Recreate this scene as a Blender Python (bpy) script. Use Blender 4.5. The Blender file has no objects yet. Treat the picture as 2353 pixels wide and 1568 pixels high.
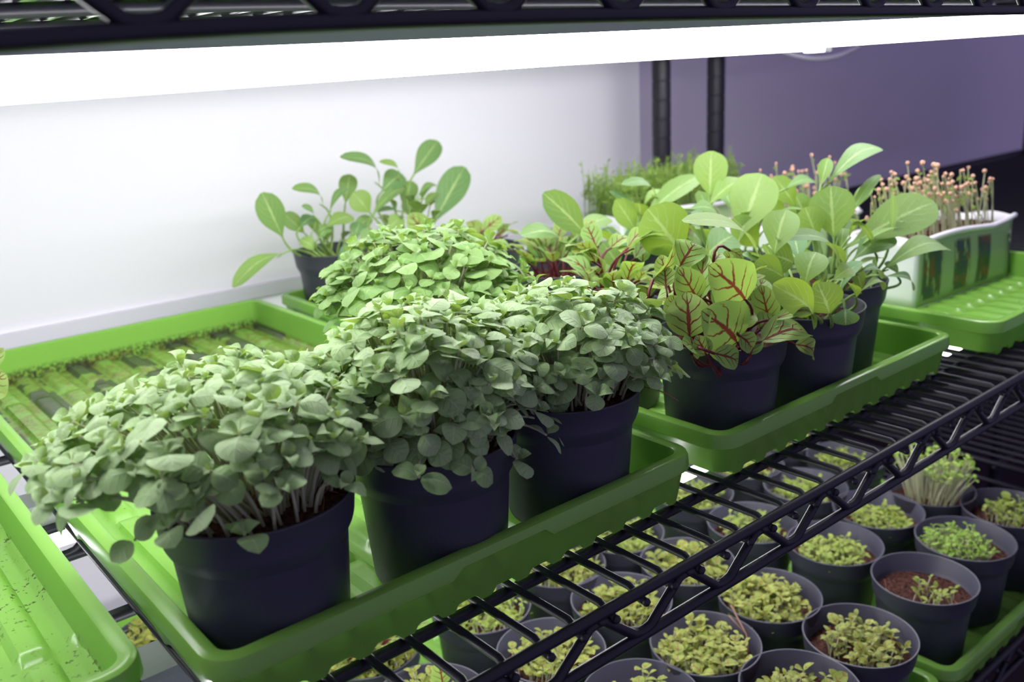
import bpy, math, random
from math import sin, cos, pi
from mathutils import Vector, Matrix, noise
C = bpy.context.scene.collection
V = Vector
MM = 0.001

# ------------------------------------------------------------------ camera
FPX, CXP, CYP = 2113.3846, 1176.5, 784.0
CAM = V((-181.8302, -261.4358, 236.8866))
RT = V((0.76555642, -0.64122016, -0.05253637))
UP = V((0.22069555, 0.18502915, 0.95763129))
FW = V((0.60433173, 0.74471533, -0.28316469))
cam = bpy.data.cameras.new('camera')
camo = bpy.data.objects.new('camera', cam); C.objects.link(camo)
m = Matrix((RT, UP, -FW)).transposed().to_4x4()
m.translation = CAM * MM
camo.matrix_world = m
cam.sensor_fit = 'HORIZONTAL'; cam.sensor_width = 23.5; cam.lens = FPX / 2353 * 23.5
cam.clip_start = 0.01; cam.clip_end = 50
cam.dof.use_dof = True; cam.dof.focus_distance = 0.475; cam.dof.aperture_fstop = 6.3
cam.dof.aperture_blades = 7
bpy.context.scene.camera = camo
# ------------------------------------------------------------------ world and exposure
w = bpy.data.worlds.new('world'); bpy.context.scene.world = w; w.use_nodes = True
w.node_tree.nodes['Background'].inputs[0].default_value = (0.56, 0.50, 0.88, 1)
w.node_tree.nodes['Background'].inputs[1].default_value = 0.42
vs = bpy.context.scene.view_settings
vs.view_transform = 'Standard'; vs.look = 'None'; vs.exposure = 0.0; vs.gamma = 1.0
vs.use_curve_mapping = False
LAMP_STRENGTH = 25.5
LAMP_COLOR = (0.97, 0.94, 1.0, 1)


def ray(px, py):
    return FW + RT * ((px - CXP) / FPX) + UP * ((CYP - py) / FPX)


def atY(px, py, y):          # point of the place on the plane Y = y (mm)
    d = ray(px, py); return CAM + d * ((y - CAM.y) / d.y)


def atZ(px, py, z):
    d = ray(px, py); return CAM + d * ((z - CAM.z) / d.z)


# ------------------------------------------------------------------ materials
def lin(c):
    f = lambda v: (v / 12.92 if v <= .04045 else ((v + .055) / 1.055) ** 2.4)
    return tuple(f(x / 255) for x in c) + (1,)


def mat(name, col, rough=.5, spec=.5, metal=0, transl=0, tcol=None, sss=0):
    M = bpy.data.materials.new(name); M.use_nodes = True
    nt = M.node_tree; b = nt.nodes['Principled BSDF']
    b.inputs['Base Color'].default_value = lin(col) if max(col) > 1 else tuple(col) + (1,)
    b.inputs['Roughness'].default_value = rough
    b.inputs['Specular IOR Level'].default_value = spec
    b.inputs['Metallic'].default_value = metal
    if transl:
        t = nt.nodes.new('ShaderNodeBsdfTranslucent'); t.name = 'TR'
        t.inputs[0].default_value = lin(tcol or col)
        mx = nt.nodes.new('ShaderNodeMixShader'); mx.inputs[0].default_value = transl
        out = nt.nodes['Material Output']
        nt.links.new(b.outputs[0], mx.inputs[1]); nt.links.new(t.outputs[0], mx.inputs[2])
        nt.links.new(mx.outputs[0], out.inputs[0])
    return M


def N(M, typ, **k):
    n = M.node_tree.nodes.new(typ)
    for a, v in k.items(): setattr(n, a, v)
    return n


def L(M, a, b): M.node_tree.links.new(a, b)


def math_(M, op, a, b=None, c=None, clamp=False):
    n = N(M, 'ShaderNodeMath', operation=op); n.use_clamp = clamp
    for i, x in enumerate((a, b, c)):
        if x is None: continue
        if isinstance(x, (int, float)): n.inputs[i].default_value = x
        else: L(M, x, n.inputs[i])
    return n.outputs[0]


def mixc(M, f, a, b):
    n = N(M, 'ShaderNodeMix', data_type='RGBA')
    if isinstance(f, (int, float)): n.inputs[0].default_value = f
    else: L(M, f, n.inputs[0])
    for i, x in ((6, a), (7, b)):
        if isinstance(x, tuple): n.inputs[i].default_value = lin(x)
        else: L(M, x, n.inputs[i])
    return n.outputs[2]


def noise_(M, scale, detail=3, vec=None, rough=.6):
    n = N(M, 'ShaderNodeTexNoise'); n.inputs['Scale'].default_value = scale
    n.inputs['Detail'].default_value = detail; n.inputs['Roughness'].default_value = rough
    if vec is not None: L(M, vec, n.inputs['Vector'])
    return n.outputs[0]


def ramp(M, f, lo, hi):
    n = N(M, 'ShaderNodeMapRange'); n.clamp = True
    L(M, f, n.inputs[0]); n.inputs[1].default_value = lo; n.inputs[2].default_value = hi
    return n.outputs[0]


def objco(M): return N(M, 'ShaderNodeTexCoord').outputs['Object']


def bump(M, h, dist, strength=.5):
    n = N(M, 'ShaderNodeBump'); n.inputs['Strength'].default_value = strength
    n.inputs['Distance'].default_value = dist; L(M, h, n.inputs['Height'])
    L(M, n.outputs[0], M.node_tree.nodes['Principled BSDF'].inputs['Normal'])


def setcol(M, c, both=True):
    L(M, c, M.node_tree.nodes['Principled BSDF'].inputs['Base Color'])
    if both and 'TR' in M.node_tree.nodes: L(M, c, M.node_tree.nodes['TR'].inputs[0])


MT = {}
MT['black'] = mat('black_enamel', (31, 29, 40), .45, .45)
M = MT['pot'] = mat('pot_plastic', (62, 61, 75), .42, .45)
bump(M, noise_(M, 900, 2, objco(M)), .0003, .25)
M = MT['soil'] = mat('soil', (70, 42, 36), .95, .2)
n1 = noise_(M, 420, 6, objco(M))
setcol(M, mixc(M, ramp(M, n1, .35, .7), (26, 16, 18), (112, 70, 58))); bump(M, n1, .003, 1)
MT['housing'] = mat('lamp_housing', (205, 208, 208), .4)
MT['cord'] = mat('white_cord', (225, 222, 235), .4)
e = bpy.data.materials.new('lamp_diffuser'); e.use_nodes = True
eb = e.node_tree.nodes['Principled BSDF']; eb.inputs['Base Color'].default_value = (.9, .9, .9, 1)
eb.inputs['Emission Color'].default_value = LAMP_COLOR; eb.inputs['Emission Strength'].default_value = LAMP_STRENGTH
MT['tube'] = e
e2 = e.copy(); e2.name = 'dimmer_lamp_diffuser'; e2.node_tree.nodes['Principled BSDF'].inputs['Emission Strength'].default_value = LAMP_STRENGTH * .72; MT['tube_low'] = e2
M = MT['wall'] = mat('white_wall_sheet', (236, 234, 240), .45, .35)
MT['shadow_band'] = mat('wall_shadow_grey', (222, 219, 229), .5, .3)
MT['backdrop_dark'] = mat('dark_backdrop', (46, 36, 46), .7, .2)
M = MT['wall_far'] = mat('grey_painted_wall', (218, 210, 226), .7, .2)
M = MT['floor'] = mat('dark_floor', (44, 30, 36), .6, .3)
setcol(M, mixc(M, noise_(M, 12, 4, objco(M)), (34, 24, 30), (56, 38, 44)))


def tray_mat(name, dirt):
    M = mat(name, (146, 202, 88), .24, .6, transl=.28, tcol=(150, 212, 80))
    co = objco(M); base = (146, 202, 88)
    sp = N(M, 'ShaderNodeSeparateXYZ'); L(M, co, sp.inputs[0])
    x, y, z = sp.outputs
    low = ramp(M, z, .0075, .0045)              # only the moulded floor carries dirt
    spk = ramp(M, noise_(M, 330, 2, co), .70, .74)
    c = mixc(M, math_(M, 'MULTIPLY', math_(M, 'MULTIPLY', spk, low), .55), base, (74, 52, 24))
    if dirt:
        # dried algae film over the rear floor, broken dark lengthwise strips
        back = ramp(M, math_(M, 'ADD', y, math_(M, 'MULTIPLY', x, -.25)), -.02 if dirt == 1 else -.5, .10 if dirt == 1 else -.3)
        film = ramp(M, noise_(M, 45, 7, co, .85), .40, .58)
        f1 = math_(M, 'MULTIPLY', math_(M, 'MULTIPLY', film, back), low)
        c = mixc(M, math_(M, 'MULTIPLY', f1, .85 if dirt == 1 else 0.), c, (140, 146, 64))
        ph = math_(M, 'FRACT', math_(M, 'MULTIPLY', math_(M, 'ADD', x, 1.0), 1 / .0442))
        strip = math_(M, 'MULTIPLY', ramp(M, ph, .50, .53), ramp(M, ph, .99, .96))
        blk = ramp(M, noise_(M, 20, 3, co), .44, .47)
        f2 = math_(M, 'MULTIPLY', math_(M, 'MULTIPLY', strip, blk), math_(M, 'MULTIPLY', back, low))
        c = mixc(M, math_(M, 'MULTIPLY', f2, .85 if dirt == 1 else 0.), c, (74, 82, 66))
        f3 = math_(M, 'MULTIPLY', math_(M, 'MULTIPLY', ramp(M, noise_(M, 190, 5, co, .8), .6, .66), back), low) if dirt == 1 else math_(M, 'MULTIPLY', math_(M, 'MULTIPLY', ramp(M, noise_(M, 300, 2, co, .6), .60, .66), ramp(M, noise_(M, 18, 2, co), .46, .56)), low)
        c = mixc(M, math_(M, 'MULTIPLY', f3, .8), c, (66, 56, 40))
        edge = math_(M, 'MULTIPLY', ramp(M, y, .262, .272), ramp(M, z, .012, .007))
        c = mixc(M, math_(M, 'MULTIPLY', math_(M, 'MULTIPLY', edge, ramp(M, noise_(M, 300, 5, co), .4, .55)), .8 if dirt == 1 else 0.), c, (60, 62, 34))
    setcol(M, c)
    return M


MT['tray'] = tray_mat('lime_plastic', 0)
MT['tray_dirty'] = tray_mat('lime_plastic_with_dried_algae', 1)
MT['tray_dirty2'] = tray_mat('lime_plastic_with_soil_specks', 2)


def leaf_mat(name, a, b, under, transl, vein=None, veinf=.3, red=None, rough=.5, sheen=0, crinkle=.3, nside=5., spread=.55):
    M = mat(name, a, rough, .4, transl=transl, tcol=under)
    at = N(M, 'ShaderNodeAttribute'); at.attribute_name = 'var'
    var = N(M, 'ShaderNodeSeparateColor'); L(M, at.outputs[0], var.inputs[0])
    uv = N(M, 'ShaderNodeUVMap'); uv.uv_map = 'UVMap'
    s = N(M, 'ShaderNodeSeparateXYZ'); L(M, uv.outputs[0], s.inputs[0]); u, v = s.outputs[0], s.outputs[1]
    c = mixc(M, var.outputs[0], a, b)
    tc = mixc(M, var.outputs[0], under, tuple(int(x * .8) for x in under))
    nz = noise_(M, 260, 3, objco(M))
    c = mixc(M, math_(M, 'MULTIPLY', nz, .25), c, b)
    av = math_(M, 'ABSOLUTE', math_(M, 'SUBTRACT', v, .5))
    wob = math_(M, 'MULTIPLY', math_(M, 'SUBTRACT', noise_(M, 150, 2, objco(M)), .5), .16)
    avn = math_(M, 'ADD', av, math_(M, 'MULTIPLY', wob, .5))
    mid = ramp(M, math_(M, 'SUBTRACT', avn, math_(M, 'MULTIPLY', math_(M, 'SUBTRACT', 1.0, u), .035)), .03, .005)
    t = math_(M, 'MULTIPLY', math_(M, 'ADD', math_(M, 'SUBTRACT', u, math_(M, 'MULTIPLY', av, spread)), math_(M, 'ADD', wob, 2.0)), nside)
    fr = math_(M, 'ABSOLUTE', math_(M, 'SUBTRACT', math_(M, 'FRACT', t), .5))
    side = ramp(M, math_(M, 'ADD', fr, math_(M, 'MULTIPLY', av, .18)), .145, .05)
    side = math_(M, 'MULTIPLY', side, ramp(M, av, .46, .34))
    vn = math_(M, 'MAXIMUM', mid, side)
    if red:
        c = mixc(M, math_(M, 'MULTIPLY', vn, .93), c, red)
        tc = mixc(M, math_(M, 'MULTIPLY', vn, .93), tc, red)
    elif vein:
        c = mixc(M, math_(M, 'MULTIPLY', mid, veinf), c, vein)
        tc = mixc(M, math_(M, 'MULTIPLY', vn, veinf * .7), tc, vein)
    b_ = M.node_tree.nodes['Principled BSDF']
    L(M, c, b_.inputs['Base Color']); L(M, tc, M.node_tree.nodes['TR'].inputs[0])
    if sheen:
        b_.inputs['Sheen Weight'].default_value = sheen; b_.inputs['Sheen Roughness'].default_value = .5
    h = math_(M, 'SUBTRACT', math_(M, 'MULTIPLY', nz, .8), math_(M, 'MULTIPLY', vn, .7))
    bump(M, h, .0006, crinkle)
    return M


MT['basil'] = leaf_mat('basil_leaf', (176, 204, 146), (146, 182, 110), (160, 190, 58), .30, (190, 210, 165), .4, sheen=.4, crinkle=.6)
MT['basil2'] = leaf_mat('basil_leaf_bright', (162, 194, 124), (134, 178, 96), (165, 195, 64), .36, (190, 215, 140), .4, sheen=.2, crinkle=.5)
MT['calendula'] = leaf_mat('calendula_leaf', (150, 182, 96), (106, 150, 100), (160, 192, 48), .42, (190, 215, 140), .75, sheen=.15, nside=6, spread=.9)
MT['chard'] = leaf_mat('chard_leaf', (132, 174, 96), (160, 188, 98), (166, 200, 84), .42, red=(122, 18, 24), crinkle=.9, nside=4.2, spread=.75)
MT['seedling'] = leaf_mat('seedling_leaf', (164, 178, 84), (128, 150, 62), (180, 190, 70), .35, crinkle=.3)
MT['seedling_red'] = leaf_mat('seedling_leaf_with_red_centre', (168, 180, 88), (130, 152, 64), (180, 190, 70), .35, red=(150, 92, 62), crinkle=.3, nside=2, spread=.3)
MT['seedling_green'] = leaf_mat('fine_seedling_leaf', (150, 182, 70), (126, 166, 60), (160, 190, 70), .35, crinkle=.3)
MT['cress'] = leaf_mat('cress_leaf', (150, 176, 74), (122, 156, 60), (150, 175, 70), .35, crinkle=.3)
MT['stem'] = mat('pale_stem', (206, 208, 172), .5, .4, transl=.25, tcol=(180, 190, 120))
MT['stem_green'] = mat('green_stem', (140, 172, 92), .5, .4, transl=.2, tcol=(160, 190, 80))
MT['stem_red'] = mat('red_stem', (96, 26, 34), .45, .4)
MT['seedhead'] = mat('pink_seed_husk', (208, 164, 140), .6, .3)
MT['fibre'] = mat('brown_root_fibre', (150, 96, 70), .7)
MT['dead'] = mat('dry_leaf', (150, 110, 92), .7, transl=.2, tcol=(150, 110, 92))


# ------------------------------------------------------------------ mesh builder
class MB:
    def __init__(s): s.v = []; s.f = []; s.uv = {}; s.m = []; s.var = []; s.cur = .5; s.mi = 0
    def add(s, pts, faces, uvs=None):
        o = len(s.v); s.v += [tuple(p) for p in pts]; s.var += [s.cur] * len(pts)
        for f in faces:
            if uvs: s.uv[len(s.f)] = [uvs[i] for i in f]
            s.f.append(tuple(i + o for i in f)); s.m.append(s.mi)
    def box(s, a, b):
        (x0, y0, z0), (x1, y1, z1) = a, b
        s.add([(x0, y0, z0), (x1, y0, z0), (x1, y1, z0), (x0, y1, z0), (x0, y0, z1), (x1, y0, z1), (x1, y1, z1), (x0, y1, z1)],
              [(0, 3, 2, 1), (4, 5, 6, 7), (0, 1, 5, 4), (1, 2, 6, 5), (2, 3, 7, 6), (3, 0, 4, 7)])
    def tube(s, pts, r, n=8, cap=True):
        pts = [V(p) for p in pts]; rs = r if isinstance(r, (list, tuple)) else [r] * len(pts)
        ref = V((0.13, .31, .94)); rings = []
        for i, p in enumerate(pts):
            d = (pts[min(i + 1, len(pts) - 1)] - pts[max(i - 1, 0)])
            if d.length < 1e-9: d = V((0, 0, 1))
            d.normalize()
            a = d.cross(ref)
            if a.length < .05: a = d.cross(V((1, 0, 0)))
            a.normalize(); b = d.cross(a)
            rings.append([p + (a * cos(t * 2 * pi / n) + b * sin(t * 2 * pi / n)) * rs[i] for t in range(n)])
        fs = []
        for i in range(len(pts) - 1):
            for t in range(n):
                t2 = (t + 1) % n
                fs.append((i * n + t, i * n + t2, (i + 1) * n + t2, (i + 1) * n + t))
        if cap:
            fs.append(tuple(range(n - 1, -1, -1))); fs.append(tuple((len(pts) - 1) * n + t for t in range(n)))
        s.add([q for r_ in rings for q in r_], fs)
    def lathe(s, prof, n=48, c=(0, 0)):
        pts = []; fs = []
        for (r, z) in prof:
            for t in range(n): pts.append((c[0] + r * cos(2 * pi * t / n), c[1] + r * sin(2 * pi * t / n), z))
        for i in range(len(prof) - 1):
            for t in range(n):
                t2 = (t + 1) % n
                fs.append((i * n + t, i * n + t2, (i + 1) * n + t2, (i + 1) * n + t))
        fs.append(tuple(range(n - 1, -1, -1)))
        s.add(pts, fs)
    def ball(s, c, r, n=6):
        c = V(c); pts = [c + V((0, 0, r))]; fs = []
        for i in range(1, 4):
            for t in range(n):
                a = pi * i / 4; pts.append(c + V((sin(a) * cos(2 * pi * t / n), sin(a) * sin(2 * pi * t / n), cos(a))) * r)
        pts.append(c - V((0, 0, r)))
        for t in range(n):
            t2 = (t + 1) % n
            fs.append((0, 1 + t, 1 + t2))
            for i in range(2): fs.append((1 + i * n + t, 1 + (i + 1) * n + t, 1 + (i + 1) * n + t2, 1 + i * n + t2))
            fs.append((1 + 2 * n + t, len(pts) - 1, 1 + 2 * n + t2))
        s.add(pts, fs)
    def leaf(s, base, tip, width, nrm, shape='cot', fold=.15, bend=.12, nu=8, nv=4, wave=0, twist=0):
        base = V(base); ax = V(tip) - base; Ln = ax.length
        if Ln < 1e-6: return
        a = ax / Ln; sd = V(nrm).cross(a)
        if sd.length < .05: sd = a.cross(V((.3, .2, 1)))
        sd.normalize(); n = a.cross(sd)
        if n.dot(V(nrm)) < 0: n = -n; sd = -sd
        pts = []; uvs = []; fs = []; ph = random.random() * 6
        for i in range(nu + 1):
            u = i / nu; h = SHAPES[shape](u) * width / 2
            c = base + ax * u + n * (bend * Ln * (sin(pi * u) - .0 * u))
            tw = twist * u
            s2 = sd * cos(tw) + n * sin(tw); n2 = n * cos(tw) - sd * sin(tw)
            for j in range(nv + 1):
                v = j / nv * 2 - 1
                p = c + s2 * (v * h) + n2 * (fold * abs(v) ** 1.4 * h + wave * h * sin(u * 11 + v * 2 + ph) * abs(v))
                pts.append(p); uvs.append((u, v * .5 + .5))
        for i in range(nu):
            for j in range(nv):
                k = i * (nv + 1) + j; fs.append((k, k + 1, k + nv + 2, k + nv + 1))
        s.add(pts, fs, uvs)
    def build(s, name, mats, parent=None, smooth=True, loc=None):
        me = bpy.data.meshes.new(name)
        me.from_pydata([(x * MM, y * MM, z * MM) for x, y, z in s.v], [], s.f)
        if s.uv:
            ul = me.uv_layers.new(name='UVMap'); dat = [0.0] * (2 * len(me.loops)); li = 0
            for fi, f in enumerate(s.f):
                u = s.uv.get(fi)
                for k in range(len(f)):
                    if u: dat[2 * li], dat[2 * li + 1] = u[k]
                    else: dat[2 * li], dat[2 * li + 1] = .9, .8
                    li += 1
            ul.data.foreach_set('uv', dat)
            ca = me.attributes.new('var', 'FLOAT_COLOR', 'POINT')
            d = []
            for x in s.var: d += [x, x, x, 1]
            ca.data.foreach_set('color', d)
        if not isinstance(mats, (list, tuple)): mats = [mats]
        for q in mats: me.materials.append(q)
        if len(mats) > 1: me.polygons.foreach_set('material_index', s.m)
        if smooth: me.polygons.foreach_set('use_smooth', [True] * len(me.polygons))
        me.update()
        o = bpy.data.objects.new(name, me); C.objects.link(o)
        if parent: o.parent = parent
        if loc is not None: o.location = V(loc) * MM
        return o


def sm(x): return max(0., min(1., x))


SHAPES = {
    'cot': lambda u: max(.03, (sin(pi * min(1, u * .97 + .03))) ** .55 * (1.0 if u > .15 else .75 + u * 1.6)),
    'ovate': lambda u: max(.02, (sin(pi * u ** .72)) ** .85),
    'spat': lambda u: max(.05, sin(pi / 2 * (u / .62)) ** 1.45) if u < .62 else max(.02, 1 - ((u - .62) / .38) ** 2.2) ** .5,
    'oval': lambda u: max(.03, (sin(pi * u ** .9)) ** .6),
    'lance': lambda u: max(.02, (sin(pi * u ** .85)) ** 1.3),
}


def smooth_by_angle(o, ang=35):
    me = o.data
    try: me.set_sharp_from_angle(angle=math.radians(ang))
    except Exception: pass
    return o


def tag(o, label=None, cat=None, group=None, kind=None):
    if label: o['label'] = label
    if cat: o['category'] = cat
    if group: o['group'] = group
    if kind: o['kind'] = kind
    return o


def empty(name, loc, label, cat, group=None):
    o = bpy.data.objects.new(name, None); C.objects.link(o); o.location = V(loc) * MM
    o.empty_display_size = .02
    return tag(o, label, cat, group)


# ------------------------------------------------------------------ room shell
b = MB(); b.box((-1400, 690, -1100), (856, 700, 700)); tag(b.build('wall_back', MT['wall'], smooth=False), kind='structure')
b = MB(); b.box((-1400, 684, 10), (856, 690, 24)); tag(b.build('shadow_band_1', MT['shadow_band'], smooth=False), kind='structure')  # greyer band painted for the soft shadow stripe along the wall
b = MB(); b.box((700, 742, -1100), (4600, 774, -30)); tag(b.build('dark_backdrop_far', MT['backdrop_dark'], smooth=False), kind='structure')  # added backdrop, its dark colour stands in for gloom behind the lower shelf
b = MB(); b.box((700, 752, -30), (4600, 772, 900)); tag(b.build('wall_far', MT['wall_far'], smooth=False), kind='structure')
b = MB(); b.box((-1500, -1400, -1120), (4700, 1320, -1100)); tag(b.build('floor', MT['floor'], smooth=False), kind='structure')

# ------------------------------------------------------------------ shelving units
SP = 20.1375
RODS = (51, 170, 432, 553)


def zigzag(b, xs, y, z0, z1, r, x0=4.9, pitch=61.1):
    # bent wire between two rails: flat at each foot and head
    k0 = math.floor((xs[0] - x0) / pitch); k1 = math.ceil((xs[1] - x0) / pitch)
    pts = []
    for k in range(k0, k1):
        x = x0 + k * pitch
        for dx, z in ((-31, z1), (-29, z1), (-26, z1 - .8), (-6, z0 + .8), (-1.5, z0), (1.5, z0), (6, z0 + .8), (26, z1 - .8), (29, z1), (31, z1)):
            if xs[0] < x + dx < xs[1]: pts.append((x + dx - .0, y, z))
    out = [pts[0]]
    for p in pts[1:]:
        if (V(p) - V(out[-1])).length > .8: out.append(p)
    b.tube(out, r, 8)


def sag(x, on):              # the top shelf dips towards its left end
    return (-5.4 * math.exp(-(max(x, -240) + 125) / 90.) - .3) if on else 0.


def bent(b, on):
    if on: b.v = [(x, y, z + sag(x, on)) for x, y, z in b.v]
    return b


def shelf(parent, x0, x1, z, names=True, x00=0., on=False):
    b = MB(); D = 605; NX = 60
    def xs_(y, zz): return [(x0 + (x1 - x0) * i / NX, y, zz) for i in range(NX + 1)]
    rr = 2.9
    for y in (0, D):
        b.tube(xs_(y, z - 1.5), rr, 10)
        b.tube(xs_(y, z - 25.5), rr, 10)
    for x in (x0, x1):
        b.tube([(x, 0, z - 1.5), (x, D, z - 1.5)], rr, 10); b.tube([(x, 0, z - 25.5), (x, D, z - 25.5)], rr, 10)
    sh = bent(b, on).build('wire_shelf', MT['black'], parent)
    b = MB(); zigzag(b, (x0 + 3, x1 - 3), 0, z - 23.2, z - 5.2, 2.5, x00 + 39.6 - 7 * on); bent(b, on).build('truss_wire', MT['black'], sh)
    b = MB(); zigzag(b, (x0 + 3, x1 - 3), D, z - 23.2, z - 5.2, 2.5, x00 + 39.6); bent(b, on).build('truss_wire', MT['black'], sh)
    b = MB()
    b.tube(xs_(293, z - 7.2), 3, 8); b.tube(xs_(293, z - 28), 3, 8)
    zigzag(b, (x0 + 3, x1 - 3), 293, z - 25.5, z - 9.5, 2.3, x00 + 39.6); bent(b, on).build('middle_truss', MT['black'], sh)
    for y in RODS:
        b = MB(); b.tube(xs_(y, z - 7.4), 3.4, 8); bent(b, on).build('support_rod', MT['black'], sh)
    b = MB()
    b.tube([(0, -2.6, -6.4), (0, 1.5, -6.0), (0, 8, -2.4), (0, D - 8, -2.4), (0, D - 1.5, -6.0), (0, D + 2.6, -6.4)], 2.1, 8)
    b.ball((0, -2.6, -6.4), 2.3, 8)
    ref = b.build('deck_wire', MT['black'], sh)
    k = math.ceil((x0 + 6 - x00) / SP); first = True
    while x00 + k * SP < x1 - 4:
        o = ref if first else ref.copy()
        if not first: C.objects.link(o); o.parent = sh
        first = False
        o.location = ((x00 + k * SP) * MM, 0, (z + sag(x00 + k * SP, on)) * MM); k += 1
    return sh


def post(parent, x, y, z0, z1):
    b = MB(); prof = [(13.5, z0), (13.5, z0 + 12), (12.7, z0 + 13)]
    z = z0 + 40
    while z < z1 - 10:
        prof += [(12.7, z), (12.1, z + .7), (12.1, z + 2.2), (12.7, z + 3)]; z += 25.4
    prof += [(12.7, z1), (0.1, z1)]
    b.lathe(prof, 20, (x, y)); smooth_by_angle(b.build('corner_post', MT['black'], parent))


U1 = empty('wire_shelving_unit', (0, 0, 0), 'black wire shelving unit carrying the green trays of potted herbs on two levels', 'shelf')
ZL = -254.
for z in (0., ZL, 281.3): shelf(U1, -410, 798, z, on=z > 100)
for x in (-410, 798):
    for y in (0, 597): post(U1, x, y, -1100, 640)
U2 = empty('wire_shelving_unit', (0, 0, 0), 'dark wire shelving unit standing empty at far right behind the milk carton', 'shelf')
for z in (0., ZL, 281.3): shelf(U2, 915, 2010, z, x00=915 + 6)
for x in (915, 2010):
    for y in (0, 597): post(U2, x, y, -1100, 640)


# ------------------------------------------------------------------ lamps
def lamp(x0, x1, y, ztop, label, hh=20, tilt=0.):
    e = empty('led_batten_light', ((x0 + x1) / 2, y, ztop), label, 'lamp', 'light tubes under the wire shelves')
    e.rotation_euler = (0, -tilt, 0)
    h = (x1 - x0) / 2
    b = MB(); prof = [(-13, 0), (13, 0), (14, -3), (14, -hh), (-14, -hh), (-14, -3)]
    pts = [(x, p[0], p[1]) for x in (-h, h) for p in prof]
    b.add(pts, [(i, (i + 1) % 6, (i + 1) % 6 + 6, i + 6) for i in range(6)] + [(5, 4, 3, 2, 1, 0), (6, 7, 8, 9, 10, 11)])
    b.build('housing', MT['housing'], e, smooth=False)
    b = MB(); n = 12
    prof = [(12.5 * cos(pi + pi * k / n), -hh - 2.5 + 14 * sin(pi + pi * k / n)) for k in range(n + 1)] + [(12.5, -hh), (-12.5, -hh)]
    m = len(prof)
    pts = [(x, p[0], p[1]) for x in (-h + 14, h - 14) for p in prof]
    b.add(pts, [(i, (i + 1) % m, (i + 1) % m + m, i + m) for i in range(m)])
    b.build('diffuser', MT['tube' if ztop > 0 else 'tube_low'], e)
    for s in (-1, 1):
        b = MB(); b.box((s * h - 7 - s * 7, -13.5, -hh - 19), (s * h + 7 - s * 7, 13.5, -hh + .5)); b.build('end_cap', MT['housing'], e, smooth=False)
    return e


lamp(-360, 880, 130, 262.7, 'bright white light tube along the front under the top shelf, above the herbs', 8, .0112)
lamp(-360, 790, 352, 264, 'light tube under the top shelf, behind the front light tube and hidden by it', 10, .004)
lamp(-360, 790, 126, -9.8, 'light tube under the middle shelf, glowing through the gaps between the green trays')
lamp(-360, 790, 352, -9.8, 'light tube under the middle shelf toward the white wall, near the left tray')

b = MB(); pts = []
for i in range(25):
    t = i / 24; x = 868 + 190 * t; pts.append((x, 460, 244 - 15 * sin(pi * t) ** .8))
b.tube(pts, 3.2, 8)
tag(b.build('power_cord', MT['cord']), 'white cord looping down behind the light tube at upper right', 'cord')


# ------------------------------------------------------------------ trays
TW, TLN, TH = 265., 548., 28.4


def trap(x):
    p = ((x + 1000.) / 22.1) % 1.0
    return sm((p - .04) / .12) * (1 - sm((p - .62) / .12))


def floor_z(x, y):
    z = 3.4 * trap(x)
    for yc in (-205, -68, 68, 205):
        d = abs(y - yc)
        if d < 5: z = min(z, 3.4 * sm((d - 2) / 3))
    return z


def rrect(a, b_, r, nx=132, ny=60, nc=6):
    pts = []
    def seg(p, q, n):
        for i in range(n): t = i / n; pts.append((p[0] + (q[0] - p[0]) * t, p[1] + (q[1] - p[1]) * t))
    def arc(cx, cy, a0):
        for i in range(nc): t = a0 + pi / 2 * i / nc; pts.append((cx + r * cos(t), cy + r * sin(t)))
    seg((-a + r, -b_), (a - r, -b_), nx); arc(a - r, -b_ + r, -pi / 2)
    seg((a, -b_ + r), (a, b_ - r), ny); arc(a - r, b_ - r, 0)
    seg((a - r, b_), (-a + r, b_), nx); arc(-a + r, b_ - r, pi / 2)
    seg((-a, b_ - r), (-a, -b_ + r), ny); arc(-a + r, -b_ + r, pi)
    return pts


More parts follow.
